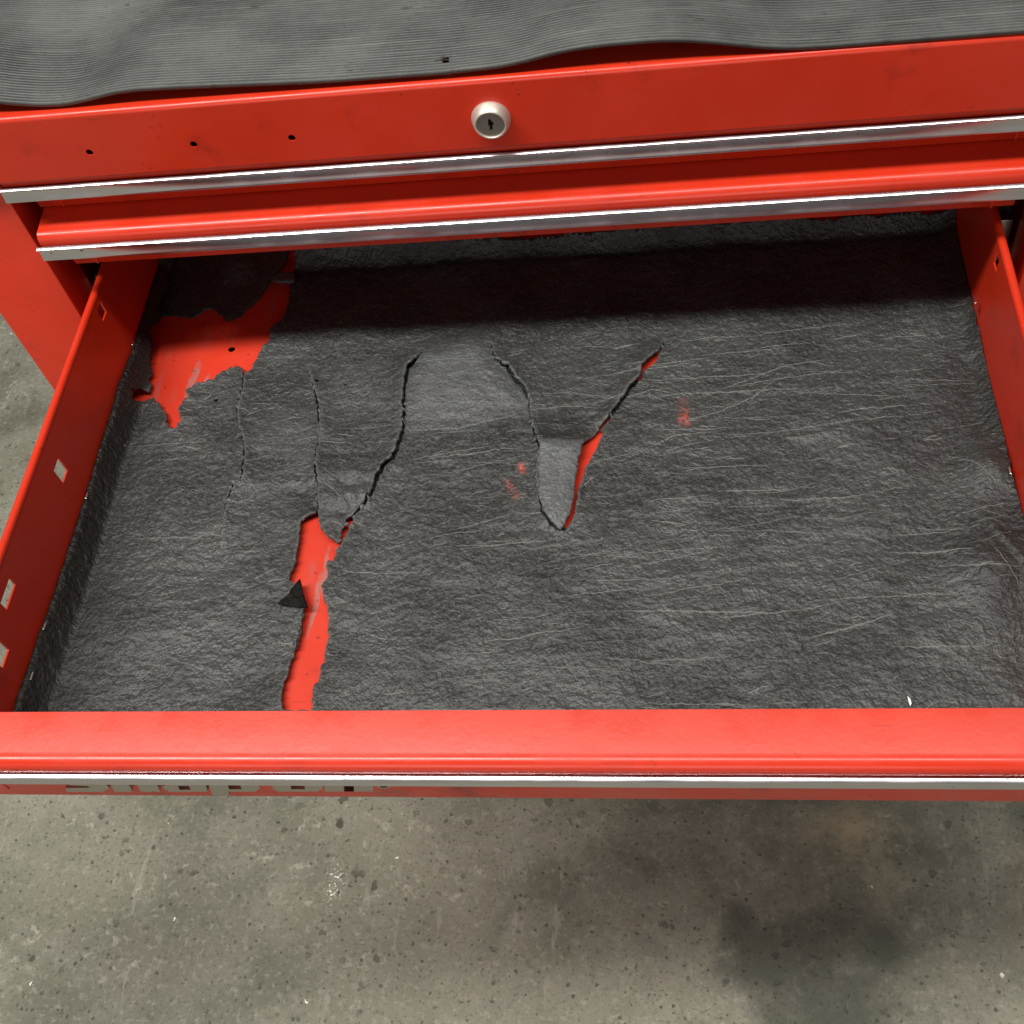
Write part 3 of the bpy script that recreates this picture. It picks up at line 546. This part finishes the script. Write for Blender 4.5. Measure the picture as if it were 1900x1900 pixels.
def foam_mesh(name, P, T, Z, bare=None, skin=None, wall=None, rub=None, th=.0022):  # bare: bare foam and painted sheen; skin: dark areas, painted shade included
    me = bpy.data.meshes.new(name); me.from_pydata([(float(a), float(b), float(c)) for (a, b), c in zip(P, Z)], [], [tuple(map(int, t)) for t in T])
    bm = bmesh.new(); bm.from_mesh(me)
    bmesh.ops.recalc_face_normals(bm, faces=bm.faces)
    if sum(f.normal.z for f in bm.faces) < 0: bmesh.ops.reverse_faces(bm, faces=bm.faces)
    bm.to_mesh(me); bm.free()
    me.polygons.foreach_set('use_smooth', [True] * len(me.polygons))
    for nm, a in (('bare', bare), ('skin', skin), ('wall', wall), ('rub', rub)):
        at = me.attributes.new(nm, 'FLOAT', 'POINT'); at.data.foreach_set('value', (np.zeros(len(P)) if a is None else a).astype(np.float32))
    return me
def foam(name, P, T, Z, parent=None, **kw):
    th = kw.pop('th', .0022)
    o = link(name, foam_mesh(name, P, T, Z, **kw), M_FOAM, parent)
    md = o.modifiers.new('thickness', 'SOLIDIFY'); md.thickness = th; md.offset = -1
    return o
bare_sheenA = np.maximum(poly_soft(P, LIGHT_1, .030) * np.clip(.80 - np.clip((Y + .012) * 22, 0, .55), 0, 1) * .8, poly_soft(P, LIGHT_2, .003))
rim = np.zeros(len(P))
for ln, sg in ((TEAR_A, 1), (TEAR_B, 1), (TEAR_C, -1), (TEAR_D, 1), (TEAR_E, -1)):
    d, sd, fr = line_sd(P, ln); w_ = np.interp(fr, np.linspace(0, 1, len(ln)), [q[2] for q in ln]) * .000175
    rim = np.maximum(rim, np.where(sd * sg > 0, .75, .35) * np.exp(-np.maximum(d - w_, 0) / .0011))
for hl in (HB, HF, HTg, HSp):
    d, _, _ = line_sd(P, list(hl) + [hl[0]]); rim = np.maximum(rim, .6 * np.exp(-d / .0010))
bare_sheenA = np.maximum(bare_sheenA, rim * (Y < .05))
rubA = np.maximum.reduce([poly_soft(P, RUB1, .004) * np.clip((-.058 - Y) / .016, .25, 1), poly_soft(P, RUB2, .002), poly_soft(P, RUB3, .004) * .45]); bare_sheenA = np.maximum(bare_sheenA, poly_soft(P, RUB4, .006) * .42)
dark_shadeA = np.maximum.reduce([poly_soft(P, q, w_) * k_ for q, w_, k_ in ((DARK_1, .016, .62), (DARK_2, .010, .75), (DARK_3, .010, .7), (DARK_4, .012, .5))] + [poly_soft(P, DARK_5, .03) * .72, poly_soft(P, DARK_6, .02) * .5, np.clip((Y - .070) / .008, 0, .95)]); bare_sheenA = np.maximum.reduce([bare_sheenA, flap * .36, poly_soft(P, LIGHT_3, .03) * .30, poly_soft(P, LIGHT_4, .022) * .36])  # back strip darkened too, as painted shade under the drawers above
foam('foam_sheet', P, T, Z, liner, bare=bare_sheenA, skin=dark_shadeA, wall=np.clip(np.maximum(cl * 3.5, cr_ * .8), 0, 1), rub=rubA)
# a folded corner still hanging on the liner, and crumbs of foam at the torn tip
P2, T2 = cdt(rough_poly(FOLD_TRI, .002, .0005, 6), [], .002)
zt = .0052 + .0012 * np.exp(-line_sd(P2, FOLD_TRI[:2])[0] / .01) + .0004 * vnoise(P2, 90, 2)
foam('folded_corner', P2, T2, zt, liner, th=.0012)
V, F = [], []
for i, (cx, cy) in enumerate(LOOSE_CRUMBS):
    bm = bmesh.new(); bmesh.ops.create_icosphere(bm, subdivisions=1, radius=1)
    r = random.uniform(.0010, .0022)
    for v in bm.verts:
        k = 1 + .45 * noise.noise(v.co * 1.7 + Vector((i * 5, 0, 0))); v.co = Vector((cx + v.co.x * r * k * 1.2, cy + v.co.y * r * k, .0052 + v.co.z * r * .7 * k))
    bm.verts.index_update(); k = len(V); V += [tuple(v.co) for v in bm.verts]; F += [tuple(v.index + k for v in f.verts) for f in bm.faces]; bm.free()
o = link('foam_crumbs', mesh('foam_crumbs', V, F, 30), M_FOAM, liner); o['kind'] = 'stuff'
at = o.data.attributes.new('bare', 'FLOAT', 'POINT'); at.data.foreach_set('value', np.full(len(o.data.vertices), .5, np.float32))
# loose scraps of the same foam
from mathutils.kdtree import KDTree
kd = KDTree(len(P))
for i_, (a, b) in enumerate(P): kd.insert((a, b, 0), i_)
kd.balance()
NH = [np.array(h) for h in holes]
lines = [list(c) for c in CREASES]
for i_ in range(110):
    x = random.uniform(-.09, .265); y = random.uniform(-.285, -.005); L = random.uniform(.015, .075); a = random.gauss(.06, .10)
    k = max(3, int(L / .008)); lines.append([(x + L * t / k, y + a * L * t / k + .0015 * noise.noise(Vector((x * 40 + t * .6, i_, 0)))) for t in range(k + 1)])
for i_ in range(420):
    x = random.uniform(-.262, .268); y = random.uniform(-.29, -.005); L = random.uniform(.003, .014); a = random.gauss(.05, .35)
    lines.append([(x, y), (x + L * .5, y + a * L * .5 + random.uniform(-.0006, .0006)), (x + L, y + a * L)])
V, F = [], []
for li, ln in enumerate(lines):
    q = rough_poly(ln, .0009, .0007, li * .37, True) + [ln[-1]]; Q = np.array(q)
    bad = np.zeros(len(Q), bool)
    for h in holes: bad |= inside(Q, h)
    w0 = random.choice((.00022, .0003, .0004, .0006)) * random.uniform(.8, 1.2) * (1.25 if li < len(CREASES) else 1); h0 = random.uniform(.00015, .00045) * (1.3 if li < len(CREASES) else 1); prev = None
    for i_, p in enumerate(Q):
        if bad[i_] or not (-.272 < p[0] < .272): prev = None; continue
        near = kd.find_n((p[0], p[1], 0), 3); z = sum(Z[n_[1]] / (n_[2] + 1e-5) for n_ in near) / sum(1 / (n_[2] + 1e-5) for n_ in near)
        if near[0][2] > .003: prev = None; continue
        e = math.sin(math.pi * min(max(i_ / max(len(Q) - 1, 1), .03), .97)) ** .5 * (1 + .5 * noise.noise(Vector((p[0] * 420, p[1] * 420, li))))
        d = Q[min(i_ + 1, len(Q) - 1)] - Q[max(i_ - 1, 0)]; d = d / (np.linalg.norm(d) + 1e-9); nn = np.array([-d[1], d[0]])
        k = len(V); a_ = p + nn * w0 * e * 1.6; b_ = p - nn * w0 * e
        V += [(a_[0], a_[1], z - .0002), (p[0], p[1], z + h0 * e), (b_[0], b_[1], z - .0002)]
        if prev is not None: F += [(prev, prev + 1, k + 1, k), (prev + 1, prev + 2, k + 2, k + 1)]
        prev = k
o = link('crease_ridges', mesh('crease_ridges', V, F), M_FOAM, liner); o['kind'] = 'stuff'
o.data.polygons.foreach_set('use_smooth', [True] * len(o.data.polygons))
at = o.data.attributes.new('crease', 'FLOAT', 'POINT'); cv_ = np.zeros(len(V), np.float32); cv_[1::3] = 1.0; at.data.foreach_set('value', cv_)
# thin dark strips added under the narrow tears to stand in for their shade
V, F = [], []
for ln in (TEAR_A[:-2], TEAR_B[1:-2], TEAR_C[:-1], TEAR_D[1:], TEAR_E[3:-1]):
    q = slit([(a, b, 28) for a, b, _ in ln], 77); P3, T3 = cdt(q, []); V, F = join((V, F), plate(P3, T3, .0005, lambda u, v, w: (u, v, .0002 + w)))
o = link('tear_shade_strip', mesh('tear_shade_strip', V, F), M_FOAM, liner)
at = o.data.attributes.new('skin', 'FLOAT', 'POINT'); at.data.foreach_set('value', np.ones(len(o.data.vertices), np.float32))  # 'skin' here is the painted shade of the tears
def scrap(poly, z, label, sp, seed, skin=0., bare=0., slope=0., th=.0022, bend=0.):
    q = rough_poly(poly, .0022, .0007, seed); P, T = cdt(q, [], sp); c = P.mean(0)
    zz = z + .0009 * vnoise(P, 55, seed) + slope * (P[:, 1] - c[1]) + bend * (P[:, 0] - c[0]) ** 2
    o = foam('foam_scrap', P - c, T, zz - z, None, skin=np.full(len(P), skin), bare=np.full(len(P), bare), th=th)
    o.location = (c[0], c[1], z); return tag(o, label, 'foam scrap', 'torn scraps of foam in the drawer')
scrap(SCRAP_BACK, .0045, 'large ragged scrap of foam in the shaded back left corner of the drawer', .003, 3, slope=.12)
scrap(SCRAP_SMALL, .0070, 'small pale rectangular foam scrap between the big back scrap and the liner', .0025, 4, bare=.55, slope=-.15)
scrap(SCRAP_TRI, .0075, 'dark triangular foam scrap lying over the edge of the red front tear', .002, 5, skin=2., th=.0016, bend=30., slope=.05)
# white chip by the front wall
cx, cy = MISC['chip'][0]
P, T = cdt([(cx - .0004, cy + .0026), (cx + .0008, cy + .0012), (cx + .0012, cy - .0012), (cx + .0004, cy - .0026), (cx - .0001, cy - .0006)], [])
o = link('paint_chip', mesh('paint_chip', *plate(P - np.array([cx, cy]), T, .0006, lambda u, v, w: (u, v, w + .15 * v))), M_WHITE, None, (cx, cy, .0052)); tag(o, 'tiny white curved chip on the liner near the front right corner', 'chip')

# ------------------------------------------------------------------ ribbed rubber mat on top of the chest
RIB = .00232; NX = 190
xs = np.linspace(-.352, .349, NX)
ex = np.array([p[0] for p in MAT_EDGE]); ey = np.array([p[1] for p in MAT_EDGE])
yb = -.0018 - .0085 * (xs + .245); lift_ = np.clip((np.interp(xs, ex, ey) - yb) * .667, 0, .02)
lift_ = np.convolve(np.pad(lift_, 3, 'edge'), np.ones(7) / 7, 'valid')
rows = []; yy = 0.; k = 0
SUB = 4; nr = int(.43 / RIB * SUB)
hx, hy = MISC['mathole'][0]
Vt = []; 
for j in range(nr + 1):
    t = j * RIB / SUB; ph = j % SUB
    rib = (0, .00035, .0007, .00035)[ph] if t > .0008 else .0004
    dec = math.exp(-(t / .10) ** 2); 
    for i in range(NX):
        x = xs[i]; y = yb[i] + t
        z = ZT + .0031 + lift_[i] * dec + rib + (.0004 * noise.noise(Vector((x * 9, y * 16, 3))) + .0004) * min(1, t / .05)
        z += .0016 * (1 - dec) * max(0, noise.noise(Vector((x * 6 + 3, y * 5, 1))))
        Vt.append((x, y, z))
Ft = []
for j in range(nr):
    for i in range(NX - 1):
        a = j * NX + i; cx_ = (Vt[a][0] + Vt[a + 1][0]) / 2; cy_ = (Vt[a][1] + Vt[a + NX][1]) / 2
        if (cx_ - hx) ** 2 / .0032 ** 2 + (cy_ - hy - .0015) ** 2 / .0026 ** 2 < 1: continue
        Ft.append((a, a + 1, a + NX + 1, a + NX))
me = bpy.data.meshes.new('rubber_mat'); me.from_pydata(Vt, [], Ft); me.validate(); me.polygons.foreach_set('use_smooth', [True] * len(me.polygons))
o = link('rubber_mat', me, M_MAT); tag(o, 'finely ribbed black rubber mat with a wavy front edge lying on top of the chest', 'mat')
md = o.modifiers.new('thickness', 'SOLIDIFY'); md.thickness = .0026; md.offset = -1
